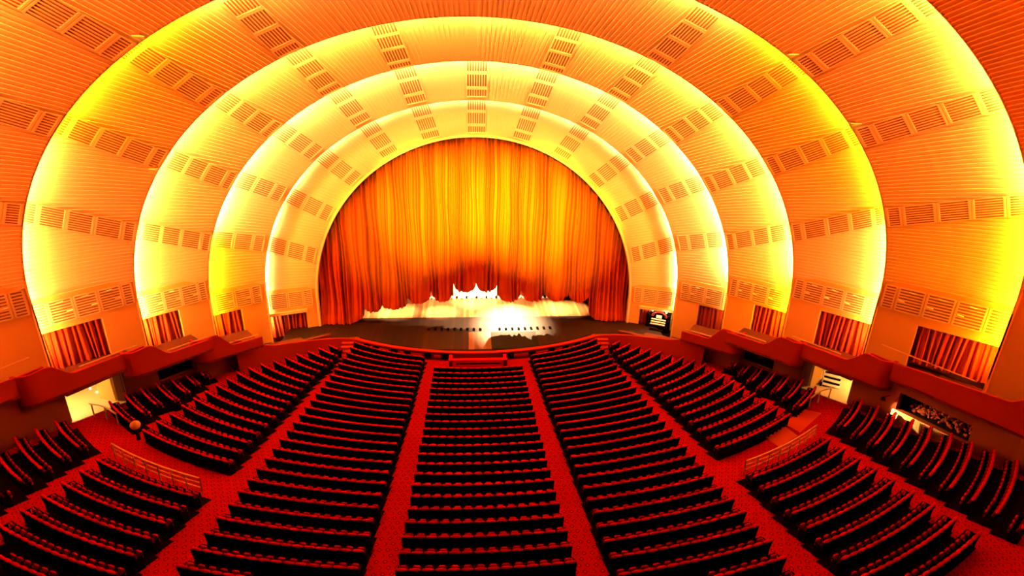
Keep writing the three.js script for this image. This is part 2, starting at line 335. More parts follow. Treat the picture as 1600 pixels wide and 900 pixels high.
for (const s of [-1, 1]) for (let k = 1; k <= 5; k++) {
  const side = s < 0 ? 'left' : 'right';
  if (k === 1 && s > 0) { drape(k, s, 0.6, 0.79, 'narrow red drape gathered on the stage side of the black organ console', 7); drape(k, s, 0.05, 0.17, 'narrow red drape edge on the audience side of the black organ console', 8); }
  else drape(k, s, 0.02, DRAPE[k].f - 0.01, `pleated red-gold drape in the ${side} wall opening ${NTH[k]}`, k + (s > 0 ? 20 : 0));
}
// bright lintel ledges over the two openings by the stage
for (const s of [-1, 1]) {
  const S = new Soup(), P = (u, o) => wallPt(1, u, s, o); S.prism([P(0.06, -0.22), P(0.82, -0.22), P(0.82, 0.05), P(0.06, 0.05)], 2.42, 2.66);
  tag(part('lintel_ledge', S.geo(), M.plaster, scene), `pale ledge over the ${s < 0 ? 'left drape' : 'right organ'} opening beside the stage`, 'ledge');
}

// ---------------------------------------------------------------- stepped side galleries
const BAYS = [null,
  { top: 3.15, pts: [[16.9, -40.0], [16.02, -40.71], [14.37, -42.2], [12.71, -43.2], [11.22, -43.2], [10.3, -43.0]] },
  { top: 3.15, bot: 2.3, pts: [[18.4, -37.41], [16.38, -39.06]] }, { top: 4.15, bot: 3.22, pts: [[21.12, -34.21], [18.9, -36.75]] },
  { top: 5.0, bot: 3.85, pts: [[24.44, -30.09], [21.91, -33.96]] }, { top: 6.4, top1: 5.8, bot: 4.6, pts: [[28.45, -22.8], [25.13, -29.86]] }, { top: 7.1, bot: 5.7, pts: [[32, -15], [29.0, -21.8]] }];
for (const s of [-1, 1]) for (let k = 2; k <= 6; k++) {
  const B = BAYS[k], nextIn = BAYS[k - 1], out = BAYS[k + 1];
  // path from the rounded nose (audience end) to the stage end
  const [p0, p1] = B.pts, dx = p1[0] - p0[0], dz = p1[1] - p0[1], l = Math.hypot(dx, dz), tx = dx / l, tz = dz / l, nx = -tz, nz = tx;   // n points to the wall when x > 0
  const sgn = nx * 1 > 0 ? 1 : -1, wx = nx * sgn, wz = nz * sgn, path = [], prof = [];
  const start = [p0[0] - tx * 1.35 - wx * 0.12, p0[1] - tz * 1.35 - wz * 0.12], r = 0.75;
  for (let i = 0; i <= 8; i++) { const a = i / 8 * Math.PI / 2; path.push([start[0] + wx * r * (1 - Math.sin(a)) - tx * r * Math.cos(a), start[1] + wz * r * (1 - Math.sin(a)) - tz * r * Math.cos(a)]); prof.push(-1); }
  for (let i = 1; i <= 30; i++) { const d = i / 30; path.push([lerp(start[0], p1[0], d), lerp(start[1], p1[1], d)]); prof.push(d * (l + 1.35)); }
  const hi = out ? out.top1 || out.top : B.top + 0.8, topAt = (d) => lerp(hi + 0.02, lerp(B.top, B.top1 || B.top, clamp(d / l, 0, 1)), sstep(0.75, 2.0, d)) + 0.1 * Math.exp(-(((d - 0.7) / 0.5) ** 2));
  const side = s < 0 ? 'left' : 'right', nm = ['', '', 'nearest to the stage', 'second from the stage', 'third from the stage', 'fourth from the stage', 'farthest from the stage'][k];
  const G = thing('side_gallery', `red stepped gallery bay along the ${side} wall, ${nm}`, 'balcony', [s * p0[0], B.bot, p0[1]]); G.userData.world = true;
  const S = new Soup(), th = 0.16;
  for (let i = 0; i < path.length - 1; i++) {
    const a = path[i], b = path[i + 1], na = prof[i] < 0 ? i / 8 * Math.PI / 2 : Math.PI / 2, nb = prof[i + 1] < 0 ? (i + 1) / 8 * Math.PI / 2 : Math.PI / 2;
    const inw = (q, an) => [q[0] + th * (wx * Math.sin(an) + tx * Math.cos(an)), q[1] + th * (wz * Math.sin(an) + tz * Math.cos(an))];
    const ai = inw(a, na), bi = inw(b, nb), F = (q, y) => [s * q[0], y, q[1]], ya = topAt(prof[i]), yb = topAt(prof[i + 1]), lo = B.bot;
    S.quad(F(a, lo), F(b, lo), F(b, yb), F(a, ya)); S.quad(F(ai, lo), F(bi, lo), F(bi, yb), F(ai, ya)); S.quad(F(a, ya), F(b, yb), F(bi, yb), F(ai, ya)); S.quad(F(a, lo), F(b, lo), F(bi, lo), F(ai, lo));
  }
  part('parapet', S.geo(), M.redwall, G);
  const slab = new Soup(), far = 3.6, poly = [...path, [p1[0] + wx * far, p1[1] + wz * far], [start[0] + wx * far * 1.05 - tx * 0.3, start[1] + wz * far * 1.05 - tz * 0.3]].map((q) => [s * q[0], q[1]]);
  slab.prism(s < 0 ? poly : poly, B.bot, B.bot + 0.16); part('gallery_floor', slab.geo(), M.gallery, G);
  const rp = [4, 12, 20, 29].map((i) => path[8 + i] || path[path.length - 1]);
  part('handrail', bar([s * (rp[1][0] + wx * 0.45), B.top + 0.05, rp[1][1] + wz * 0.45], [s * (rp[3][0] + wx * 0.45), B.top + 0.05, rp[3][1] + wz * 0.45], 0.045), M.brass, G);
}
// ramps that run from the galleries down to the stage
for (const s of [-1, 1]) {
  const side = s < 0 ? 'left' : 'right', G = thing('stage_ramp', `curved red carpeted ramp wall leading from the ${side} gallery down to the stage`, 'ramp', [s * 15, 0, -42]); G.userData.world = true;
  const ctl = new THREE.CatmullRomCurve3([[18.2, 3.15, -38.5], [17.3, 2.5, -39.4], [16.4, 1.72, -40.4], [15.3, 1.38, -41.4], [13.8, 1.06, -42.55], [12.4, 0.9, -43.15], [11.2, 0.86, -43.25], [10.2, 0.86, -43.0]].map((p) => new THREE.Vector3(...p)));
  const n = 40, S = new Soup(), F = new Soup(), C = [];
  for (let i = 0; i <= n; i++) { const p = ctl.getPoint(i / n), t = ctl.getTangent(i / n), q = Math.hypot(t.x, t.z); C.push([p.x, p.y, p.z, -t.z / q, t.x / q]); }
  for (let i = 0; i < n; i++) {
    const a = C[i], b = C[i + 1], m = (c, o, y) => [s * (c[0] + c[3] * o), y, c[2] + c[4] * o];
    S.quad(m(a, 0, -1), m(b, 0, -1), m(b, 0, b[1]), m(a, 0, a[1])); S.quad(m(a, 0, a[1]), m(b, 0, b[1]), m(b, 0.2, b[1]), m(a, 0.2, a[1])); S.quad(m(a, 0.2, -1), m(b, 0.2, -1), m(b, 0.2, b[1]), m(a, 0.2, a[1]));
    F.quad(m(a, 0.2, a[1] - lerp(0.85, 0.05, Math.min(1, i / n * 1.3))), m(b, 0.2, b[1] - lerp(0.85, 0.05, Math.min(1, (i + 1) / n * 1.3))), m(b, 1.7, b[1] - lerp(0.85, 0.05, Math.min(1, (i + 1) / n * 1.3))), m(a, 1.7, a[1] - lerp(0.85, 0.05, Math.min(1, i / n * 1.3))));
  }
  part('parapet', S.geo(), M.redwall, G); part('ramp_floor', F.geo(), std([0.09, 0.02, 0.01], 0.9), G);
}

const NUM = ['first', 'second', 'third', 'fourth', 'fifth', 'sixth', 'seventh', 'eighth', 'ninth', 'tenth', 'eleventh', 'twelfth', 'thirteenth', 'fourteenth', 'fifteenth', 'sixteenth', 'seventeenth', 'eighteenth', 'nineteenth', 'twentieth'];
// ---------------------------------------------------------------- stage
const RC = -60.5 , RR = 20.3;                      // centre and radius of the stage front
const arcZ = (x, r = RR) => RC + Math.sqrt(r * r - x * x);
{
  const S = new Soup(), n = 40, poly = [], Y = 0.83;
  for (let i = 0; i <= n; i++) { const x = lerp(-10.4, 10.4, i / n); poly.push([x, arcZ(x, RR - 0.55)]); }
  poly.push([11.2, -43.5], [12.4, -43.4], [13.8, -42.85], [14.6, -42.4], [16.5, -43], [16.5, -47.6], [-16.5, -47.6], [-16.5, -43], [-14.6, -42.4], [-13.8, -42.85], [-12.4, -43.4], [-11.2, -43.5]);
  S.prism(poly, -1.2, Y); struct('floor', S.geo(), M.apron);
  const B = new Soup(); B.box(-16.5, 16.5, -1.2, Y, -57, -47.6); struct('floor', B.geo(), M.stage);
  const sh = new Soup(); sh.box(-24, 24, -1, 24, -57.4, -57); sh.box(-24.4, -24, -1, 24, -57, -46.6); sh.box(24, 24.4, -1, 24, -57, -46.6); sh.box(-24.4, 24.4, 24, 24.4, -57.4, -46.2); sh.box(-24, -14.0, -1, 24, -47.0, -46.75); sh.box(14.0, 24, -1, 24, -47.0, -46.75); sh.box(-24, -16.5, -1, 0.8, -57, -46.6); sh.box(16.5, 24, -1, 0.8, -57, -46.6);
  struct('wall_stage', sh.geo(), M.dark);
  // light patch on the apron and its falloff, painted as coloured floor panels
  const pan = (x0, x1, mat, label) => { const P = new Soup(); P.prism([[x0, arcZ(0) + 0.02 - 0.75], [x1, arcZ(0) - 0.73], [x1, -44.25], [x0, -44.25]], Y - 0.02, Y + 0.03); tag(part('painted_light_panel', P.geo(), mat, scene), label, 'painted light panel'); };
  pan(-0.75, 1.16, M.panel, 'pool of light painted as a golden panel at the middle of the dark stage apron');
  pan(1.2, 5.2, std([0.02, 0.01, 0.006], 0.8, { map: woodTex }), 'dark panel painted as unlit floor just right of the golden light patch');
  pan(-4.6, -0.79, std([0.12, 0.06, 0.03], 0.6, { map: woodTex }), 'brown panel painted as fading light just left of the golden light patch');
  // rows of dark floor sockets
  let c = 0;
  for (let i = 0; i < 20; i++) {
    const x = lerp(-4.3, 6.6, i / 19); if (Math.abs(x - 1.2) < 0.8) continue;
    const g = new RoundedBoxGeometry(0.22, 0.05, 0.5, 1, 0.02); c++;
    const m = part('floor_socket', g, M.black, scene, [x, Y + 0.045, -44.75 - 0.12 * Math.abs(x - 1) * 0.3]); tag(m, `small dark socket plate, ${NUM[c - 1]} from left in the row across the stage apron`, 'floor socket', 'socket plates across the apron');
  }
}
// orchestra rail
{
  const G = thing('orchestra_rail', 'curved dark red rail along the front of the stage with black vents', 'rail', [0, -0.5, arcZ(0)]); G.userData.world = true;
  const W = new Soup(), C = new Soup(), n = 48, P = (x, r, y) => [x, y, arcZ(x, r)];
  for (let i = 0; i < n; i++) {
    const a = lerp(-10.4, 10.4, i / n), b = lerp(-10.4, 10.4, (i + 1) / n);
    W.quad(P(a, RR, -1.2), P(b, RR, -1.2), P(b, RR, 0.9), P(a, RR, 0.9)); W.quad(P(a, RR - 0.28, -1), P(b, RR - 0.28, -1), P(b, RR - 0.28, 0.9), P(a, RR - 0.28, 0.9));
    C.quad(P(a, RR + 0.06, 0.9), P(b, RR + 0.06, 0.9), P(b, RR - 0.33, 0.9), P(a, RR - 0.33, 0.9)); C.quad(P(a, RR + 0.06, 0.82), P(b, RR + 0.06, 0.82), P(b, RR + 0.06, 0.9), P(a, RR + 0.06, 0.9));
  }
  part('rail_wall', W.geo(), std([0.08, 0.012, 0.008], 0.9), G); part('rail_cap', C.geo(), M.redwall, G);
  for (const px of [-9.3, -8.5, -6.9, -5.8, -4.1, -2.7, 2.7, 4.5, 6.2, 7.5, 8.6, 9.5]) {
    const v = new Soup(), w = 0.28; v.prism([[px - w, arcZ(px - w, RR + 0.02)], [px + w, arcZ(px + w, RR + 0.02)], [px + w, arcZ(px + w, RR + 0.1)], [px - w, arcZ(px - w, RR + 0.1)]], 0.3, 0.76); part('vent', v.geo(), M.black, G);
  }
  for (const [a, b] of [[-9.0, -7.4], [-6.4, -4.6], [-3.6, -2.4], [2.9, 4.2], [4.9, 6.0], [6.6, 7.3]]) { const v = new Soup(); v.prism([[a, arcZ(a, RR + 0.02)], [b, arcZ(b, RR + 0.02)], [b, arcZ(b, RR + 0.09)], [a, arcZ(a, RR + 0.09)]], 0.42, 0.62); part('padded_panel', v.geo(), M.redwall, G); }
}
// red box in front of the rail
{
  const G = thing('conductor_box', 'bright red upholstered box with a dark slot before the middle of the stage rail', 'podium', [0, -0.3, -39.3]);
  const S = new Soup(); S.box(-2.3, 2.3, -0.3, 1.15, 0.1, 0.35); S.box(-2.3, -2.05, -0.3, 1.15, -0.7, 0.35); S.box(2.05, 2.3, -0.3, 1.15, -0.7, 0.35); S.box(-2.05, 2.05, -0.3, 0.8, -0.7, 0.1); part('body', S.geo(), M.box, G);
  const T = new Soup(); T.box(-1.75, 1.75, 0.82, 0.95, 0.34, 0.37); part('slot', T.geo(), M.dark, G);
  part('top_pad', new RoundedBoxGeometry(4.7, 0.1, 0.36, 2, 0.04), M.box, G, [0, 1.18, 0.2]);
}
for (const s of [-1, 1]) { // small steps from the outer aisle up to the stage
  const T = thing('stage_steps', `dark red steps from the ${s < 0 ? 'left' : 'right'} outer aisle up to the stage corner`, 'steps', [s * 10.95, -0.2, -41.2]);
  for (let i = 0; i < 5; i++) part('step', new RoundedBoxGeometry(1.0, 0.18, 0.4, 1, 0.02), M.redwall, T, [0, 0.1 + i * 0.19, -0.38 * i]);
}
// the great curtain
{
  // scallops: ends and lowest height
  const SC = [[-14.7, -10.2, 0.87, 0.7], [-10.2, -8.6, 1.95, 0.4], [-8.6, -6.3, 2.25, 0.45], [-6.3, -4.15, 2.75, 0.85], [-4.15, -2.07, 2.95, 0.95], [-2.07, -0.04, 3.85, 0.75], [-0.04, 1.82, 3.85, 0.75], [1.82, 4.1, 2.9, 0.95], [4.1, 6.25, 2.9, 0.95], [6.25, 8.45, 2.9, 0.9], [8.45, 10.4, 2.75, 0.7], [10.4, 14.7, 0.88, 0.9]];
  const hemAt = (x) => { for (const [a, b, lo, A] of SC) if (x <= b) { const t = clamp((x - a) / (b - a) * 2 - 1, -1, 1); return lo + (Math.abs(x) > 10.4 && t * x > 0 ? 0 : A * (1 - Math.pow(1 - Math.pow(Math.abs(t), 3), 0.6))); } return 0.9; };
  const swag = (x) => { let d = 9; for (const [, b] of SC) d = Math.min(d, Math.abs(x - b)); return Math.min(1, d / 1.05); };
  const T = thing('stage_curtain', 'huge pleated gold contour curtain closing the round stage opening with a swagged hem', 'curtain', [0, 0.83, -46.75]); T.userData.world = true;
  const q = []; for (let i = 0; i < 64; i++) q.push([rnd() * 6.28, 3 + rnd() * 16, 0.3 + rnd()]);
  const fold = (x) => { let f = 0; for (let i = 0; i < 9; i++) f += Math.sin(x * (6 + i * 2.1 + q[i][1] * 0.12) + q[i][0]) * q[i][2] / 3.2; return f; };
  const g = gridGeo(1500, 44, (u, v) => {
    const x = lerp(-14.6, 14.6, u), yt = 3.2 + 15.1 * Math.sqrt(Math.max(0, 1 - (x / 15.2) ** 2)), yb = hemAt(x), y = lerp(yt, yb, v), low = Math.max(0, 1 - (y - yb) / 3.2), s = swag(x);
    const z = -46.75 + 0.25 * fold(x) * (1 - 0.35 * low) + low * low * 0.55 * Math.sqrt(s) + 0.05 * low * Math.sin(y * 7 + 5 * s * s + x);
    return [x + 0.05 * Math.sin(y * 0.8 + x * 2), y, z];
  }, (p) => [p[0], p[1]]);
  part('cloth', g, M.curtain, T);
}
// things seen under the curtain
{
  const P = new Soup(); P.box(-2.3, 2.15, 0.83, 2.6, -53.3, -53); tag(part('white_flat', P.geo(), M.white, scene), 'low white scenery wall seen under the middle of the curtain', 'scenery');
  const G = thing('strip_light', 'long low strip of round lamps across the back of the stage floor', 'strip light', [0.8, 0.83, -52.3]);
  part('housing', new RoundedBoxGeometry(16, 0.16, 0.3, 1, 0.03), M.white, G, [0, 0.08, 0]);
  const lg = new THREE.SphereGeometry(0.14, 10, 8), ld = M.dark;
  for (let i = 0; i < 32; i++) part('lamp', lg, i % 2 ? M.white : ld, G, [-7.75 + i * 0.5, 0.2, 0.1]);
}
// stage lamps above and behind the curtain
{
  const spots = [[-7.65, 49.0, 0.9, 13], [-3.4, 48.8, 0.9, 11], [3.2, 47.3, 1.4, 26], [7.4, 49.4, 0.8, 13], [9.0, 49.3, 0.6, 13], [0, 52, 1.0, 16], [-9.6, 48.7, 0.35, 10], [0, 49.5, 0.4, 42]];
  const S = [], Bt = bar([-11, 12.1, -49.6], [11, 12.1, -49.6], 0.06);
  for (const [x, d, f, a] of spots) {
    const L = new THREE.SpotLight(LIN(1, 0.62, 0.28), STAGE_SPOT * f, 60, a * Math.PI / 180, 1, 2); const big = f > 1.2, y = big ? 7.6 : 11.6; L.position.set(x, y, big ? -52.4 : -d); L.target.position.set(x, 0.83, -d); L.castShadow = true; scene.add(L, L.target);
    const disc = new THREE.CylinderGeometry(0.14, 0.14, 0.03, 16); disc.translate(x, y + 0.12, big ? -52.4 : -d); S.push(disc);
  }
  struct('trim_7', mergeGeometries(S), glow([1, 0.75, 0.4], 3)); struct('trim_8', Bt, M.dark);  // lens discs and batten of the unseen stage lamps
}
// added spots light the curtain from an assumed booth above and behind the camera
{
  const S = [], H = [];
  for (const [x, tx, ty, f, a] of [[-7, -7.6, 9.0, 0.5, 0.1], [-3.5, -3.8, 11.4, 1.5, 0.11], [0, 0.2, 12.2, 1.3, 0.105], [3.5, 4.4, 11.2, 1.6, 0.112], [7, 7.9, 9.0, 0.7, 0.1]]) {
    const L = new THREE.SpotLight(LIN(1, 1.05, 0.03), CURTAIN_SPOT * f, 90, a, 1, 2); L.position.set(x, 28, 6.1); L.target.position.set(tx, ty, -46.7); L.castShadow = true; scene.add(L, L.target);
    const b = new THREE.CylinderGeometry(0.16, 0.16, 0.05, 16); b.rotateX(Math.PI / 2); b.translate(x, 28, 6.2); S.push(b);
    const h = new THREE.CylinderGeometry(0.24, 0.3, 0.7, 16); h.rotateX(Math.PI / 2); h.translate(x, 28, 6.65); H.push(h);
  }
  struct('trim_9', mergeGeometries(S), glow([1, 0.4, 0.1], 3)); struct('trim_12', mergeGeometries(H), M.dark);  // lens discs and housings of the unseen added spots
}
// small glowing lamp ports beside the grilles
for (const [k, s, deg, lab] of [[5, -1, 130.2, 'left fourth grille'], [5, 1, 43.6 + 6, 'right fourth grille'], [5, 1, 35, 'right third grille'], [4, -1, 149.8, 'left third grille']]) {
  const p = bandPoint(k, 0.955, deg, 0.1), T = thing('lamp_port', `small glowing yellow lamp port by the ${lab} of the ${ARCH[k]}`, 'lamp', p);
  part('housing', new RoundedBoxGeometry(0.5, 0.12, 0.5, 1, 0.03), M.slot, T, [0, 0.08, 0]); part('lens', new RoundedBoxGeometry(0.4, 0.06, 0.42, 1, 0.02), glow([1, 0.45, 0.02], 2), T);
  const L = new THREE.PointLight(LIN(1, 0.4, 0.05), 0.15, 6); L.position.set(-s * 0.15, -0.25, 0.1); T.add(L);
}
// organ console in the right opening by the stage
{
  const a = wallPt(1, 0.42, 1, 0.1), T = thing('organ_console', 'black theatre organ console with lit keyboards in the right opening beside the stage', 'organ', [a[0] - 0.15, 0.35, a[1] + 0.15], -0.5);
  const S = new Soup(); S.box(-1.05, -0.8, 0, 1.75, -0.5, 0.35); S.box(0.8, 1.05, 0, 1.75, -0.5, 0.35); S.box(-1.05, 1.05, 0, 2.0, -0.6, -0.45); S.box(-0.8, 0.8, 0.55, 0.75, -0.5, 0.35); part('cabinet', S.geo(), M.black, T);
  part('base', new RoundedBoxGeometry(2.5, 0.25, 1.7, 1, 0.04), M.black, T, [0, 0.0, 0.3]);
  for (let i = 0; i < 3; i++) part('keyboard', new RoundedBoxGeometry(1.3, 0.07, 0.22, 1, 0.02), M.ivory, T, [0, 0.82 + i * 0.15, 0.25 - i * 0.2]);
  const arch = new THREE.TorusGeometry(0.62, 0.12, 8, 24, Math.PI); arch.scale(1, 0.75, 1); part('stop_rail', arch, std([0.14, 0.015, 0.012], 0.6), T, [0, 1.35, -0.3]);
  part('music_desk', new RoundedBoxGeometry(0.5, 0.3, 0.04, 1, 0.01), M.white, T, [0, 1.4, -0.2]);
  part('bench', new RoundedBoxGeometry(1.2, 0.45, 0.35, 1, 0.03), M.black, T, [0, 0.35, 0.85]);
  for (const s of [-1, 1]) { part('lamp', new THREE.SphereGeometry(0.09, 10, 8), glow([1, 0.8, 0.5], 3), T, [s * 0.62, 1.95, -0.1]); const L = new THREE.PointLight(LIN(1, 0.7, 0.4), 5, 5); L.position.set(s * 0.62, 1.9, 0.08); T.add(L); }
}

// ---------------------------------------------------------------- exits
for (const s of [-1, 1]) {
  const side = s < 0 ? 'left' : 'right', f0 = 1.0, X = (z, o) => s * (lowAt(z) + o), S = new Soup(), F = new Soup();
  F.prism([[X(DOOR[0], -0.3), DOOR[0]], [X(DOOR[1], -0.3), DOOR[1]], [X(DOOR[1], 8), DOOR[1] + 1.5], [X(DOOR[0], 8), DOOR[0] - 5.5]], f0 - 0.3, (x, z) => Math.max(floorY(z) + 0.03, 1.06));
  struct('floor', F.geo(), M.lobbyFloor);
  S.wall([X(DOOR[0] + 0, 0.36), DOOR[0] - 0.05], [X(DOOR[0], 8), DOOR[0] - 5.5], s * 0.2, f0, 3.7); S.wall([X(DOOR[1], 0.36), DOOR[1] + 0.05], [X(DOOR[1], 8), DOOR[1] + 1.5], -s * 0.2, f0, 3.7); S.wall([X(DOOR[0], 8), DOOR[0] - 5.7], [X(DOOR[1], 8), DOOR[1] + 1.7], s * -0.2, f0, 3.7);
  S.prism([[X(DOOR[0], 0.3), DOOR[0]], [X(DOOR[1], 0.3), DOOR[1]], [X(DOOR[1], 8.2), DOOR[1] + 1.7], [X(DOOR[0], 8.2), DOOR[0] - 5.7]], 3.55, 3.7);
  struct('wall_lobby_' + side, S.geo(), M.lobbyWall);
  const J = new Soup(); for (const z of DOOR) { const a = z === DOOR[0] ? 0 : -0.16; J.prism([[X(z, -0.12), z + a], [X(z, -0.12), z + a + 0.16], [X(z, 0.4), z + a + 0.16], [X(z, 0.4), z + a]], 0.9, 3.48); } J.wall([X(DOOR[0], -0.12), DOOR[0]], [X(DOOR[1], -0.12), DOOR[1]], -s * 0.5, 3.36, 3.5);
  struct('door_' + (s < 0 ? 1 : 2), J.geo(), M.lowwall);
  const pc = [X(-32.2, 3.2), 3.5, -32.2], L = new THREE.RectAreaLight(LIN(1, 0.52, 0.13), LOBBY * (s > 0 ? 1.6 : 1), 2.4, 2); L.position.set(pc[0], pc[1] - 0.06, pc[2]); L.lookAt(pc[0] - s * 0.3, 0, pc[2]); scene.add(L);
  const lp = part('ceiling_panel', new RoundedBoxGeometry(2.4, 0.08, 2, 1, 0.02), glow([1, 0.65, 0.3], 2), scene, pc); lp.name = 'trim_1' + (s < 0 ? 0 : 1); lp.userData.kind = 'structure';  // glowing ceiling lamp of the lobby
  const leaf = thing('exit_door', `open amber exit door leaf at the ${side} doorway under the gallery`, 'door', [X(DOOR[0] + 0.1, 0.5), 1.05, DOOR[0] + 0.12], s * 0.28);
  part('leaf', new RoundedBoxGeometry(1.2, 2.35, 0.06, 1, 0.01), std([0.75, 0.45, 0.12], 0.5), leaf, [s * 0.6, 1.18, 0]); part('handle', bar([s * 1.05, 1.05, 0.06], [s * 1.05, 1.35, 0.06], 0.025), M.brass, leaf);
}
{ // left lobby: glints and a bright spot, built as glowing shapes
  const T = thing('glint_string', 'glowing beads standing in for light glints along a rail in the left exit lobby', 'glints', [-24.9, 2.0, -33.2]);
  part('wire', bar([0, 0, 0], [-3.2, 1.4, -0.85], 0.02), M.brass, T); for (let i = 0; i < 7; i++) part('bulb', new THREE.SphereGeometry(0.07, 10, 8), glow([1, 0.75, 0.4], 4), T, [-0.2 - i * 0.45, 0.05 + i * 0.2, -0.05 - i * 0.12]);  // beads glow in place of light glints, not real bulbs
  const L = new THREE.PointLight(LIN(1, 0.6, 0.2), 6); L.position.set(-1.6, 0.75, 0.15); T.add(L);
  const g = thing('bright_spot_globe', 'small glowing globe built for a bright spot inside the left exit lobby', 'lamp', [-26.6, 1.2, -31.9]);  // globe and stand added for a bright spot
  part('base', new THREE.CylinderGeometry(0.16, 0.2, 0.06, 16), M.brass, g, [0, 0.03, 0]); part('stem', new THREE.CylinderGeometry(0.03, 0.03, 0.8, 10), M.brass, g, [0, 0.45, 0]); part('globe', new THREE.SphereGeometry(0.17, 16, 12), glow([1, 0.8, 0.5], 6), g, [0, 1.0, 0]);
  const L2 = new THREE.PointLight(LIN(1, 0.65, 0.25), 14); L2.position.set(0.1, 1.25, 0.2); g.add(L2);
}
{ // stairs in the right lobby, turned so that the treads face the hall
  const T = thing('staircase', 'pale lit staircase with risers painted dark as shade rising inside the right exit lobby', 'stairs', [25.75, 1.06, -33.35], 0.93);
  for (let i = 0; i < 9; i++) { const st = part('step', new RoundedBoxGeometry(0.4, 0.07, 1.1, 1, 0.02), M.white, T, [0.36 * i, 0.26 + i * 0.23, 0]); part('shaded_riser', new RoundedBoxGeometry(0.05, 0.2, 1.06, 1, 0.01), M.dark, st, [-0.14, -0.13, 0]); }  // shade on the risers is put into their dark colour
  const q = new Soup(); q.prism([[-0.2, -0.68], [3.2, -0.68], [3.2, -0.58], [-0.2, -0.58]], 0, (x) => 0.2 + Math.max(0, x + 0.1) * 0.63); part('stringer', q.geo(), M.black, T);
  part('handrail', bar([-0.2, 1.05, -0.62], [3.0, 3.0, -0.62], 0.05), M.white, T); for (let i = 0; i < 6; i++) part('baluster', bar([0.05 + 0.55 * i, 0.25 + 0.35 * i, -0.62], [0.05 + 0.55 * i, 1.2 + 0.335 * i, -0.62], 0.03), M.white, T);
}
for (const s of [-1, 1]) { // rails leading out of the doors
  const T = thing('door_handrail', `pale handrail standing on the floor before the ${s < 0 ? 'left' : 'right'} exit doorway`, 'handrail', [s * 23.4, floorY(-31.6), -31.4]);
  part('rail', tube([[s * 1.2, 0.9, -0.3], [0, 0.95, 0.2], [-s * 1.1, 0.85, 0.9]], 0.06), M.ivory, T); for (const [x, z] of [[1.1, -0.28], [0, 0.2], [-1.05, 0.86]]) part('post', bar([s * x, -0.1, z], [s * x, 0.92, z], 0.045), M.ivory, T);
}
{ // lamp-like ball post at the left aisle end
  const T = thing('aisle_post', 'pale orange ball on a short post at the left seat block end near the exit', 'post', [-19.95, floorY(-28.4), -28.4]);
  part('post', new THREE.CylinderGeometry(0.07, 0.1, 0.8, 12), M.dark, T, [0, 0.4, 0]); part('ball', new THREE.SphereGeometry(0.27, 20, 14), std([0.9, 0.62, 0.36], 0.7), T, [0, 1.0, 0]);
}
{ // recess in the right lower wall with mottled red leaves behind a pale ledge
  const X = (z, o) => lowAt(z) + o, S = new Soup();
  S.wall([X(REC[0], 2.0), REC[0]], [X(REC[1], 2.0), REC[1]], -0.2, 1, 5); S.wall([X(REC[0], 0.3), REC[0]], [X(REC[0], 2.1), REC[0]], 0.2, 1, 5); S.wall([X(REC[1], 0.3), REC[1]], [X(REC[1], 2.1), REC[1]], -0.2, 1, 5); S.prism([[X(REC[0], 0.2), REC[0]], [X(REC[1], 0.2), REC[1]], [X(REC[1], 2.2), REC[1]], [X(REC[0], 2.2), REC[0]]], 1.6, 2.62);
  struct('wall_recess', S.geo(), M.dark);
  const leaf = new THREE.SphereGeometry(0.2, 7, 5); leaf.scale(0.6, 0.45, 0.35); const I = new THREE.InstancedMesh(leaf, std([0.2, 0.04, 0.02], 0.9)  , 320), m = new THREE.Matrix4(), e = new THREE.Euler(), qq = new THREE.Quaternion();
  for (let i = 0; i < 320; i++) { const z = lerp(REC[0] + 0.3, REC[1] - 0.4, rnd()), r = rnd(); e.set(rnd() * 3, rnd() * 3, rnd() * 3); m.compose(new THREE.Vector3(X(z, 0.45 + r * 1.2), 2.72 + r * 0.9 + rnd() * 0.35, z), qq.setFromEuler(e), new THREE.Vector3(1, 1, 1).multiplyScalar(0.5 + rnd() * 0.8)); I.setMatrixAt(i, m); }
  I.name = 'red_foliage'; I.userData.kind = 'stuff'; shade(I); scene.add(I); tag(I, 'mottled dull red foliage filling the dark recess in the right wall', 'foliage');
  const b = new Soup(); b.wall([X(-28.2, -0.3), -28.2], [X(-25.2, -0.3), -25.2], -0.22, 1.6, 2.72); tag(part('low_ledge', b.geo(), M.ivory, scene), 'pale low wall lit yellow below the dark recess at right', 'ledge');
  const T = thing('added_ledge_lamp', 'small shaded lamp added to light the pale low wall beside the right doorway', 'lamp', [25.5, 3.4, -28.3]); part('bracket', bar([0, 0.08, 0], [1.2, 0.08, -0.4], 0.02), M.dark, T); part('shade', new THREE.CylinderGeometry(0.1, 0.16, 0.2, 12, 1, true), M.dark, T); part('bulb', new THREE.SphereGeometry(0.06, 8, 6), glow([1, 0.6, 0.2], 3), T, [0, -0.06, 0]);
  const L = new THREE.SpotLight(LIN(1, 0.55, 0.14), 75, 10, 0.8, 0.6); L.position.set(0, -0.16, 0); L.target.position.set(1.25, -1.1, 1.3); T.add(L, L.target);  // added source for the yellow light on the low wall
}
// light spilling from the right exit, painted as tinted slabs on the carpet
for (const [pts, mat, label] of [
  [[[17.1, -26.7], [19.05, -28.2], [19.2, -26.65], [17.3, -25.45]], std([0.34, 0.06, 0.016], 1), 'tan painted light spill on the right cross aisle behind the brass railing'],
  [[[19.2, -28.3], [21.8, -30.15], [22.6, -29.55], [19.56, -27.03]], std([0.3, 0.03, 0.008], 1), 'orange painted light spill leading from the right cross aisle to the exit'],
]) { const S = new Soup(); S.prism(pts, (x, z) => floorY(z) + 0.004, (x, z) => floorY(z) + 0.03); tag(part('painted_light_spill', S.geo(), mat, scene), label, 'mat'); }  // tinted slabs standing for door light, no real mats
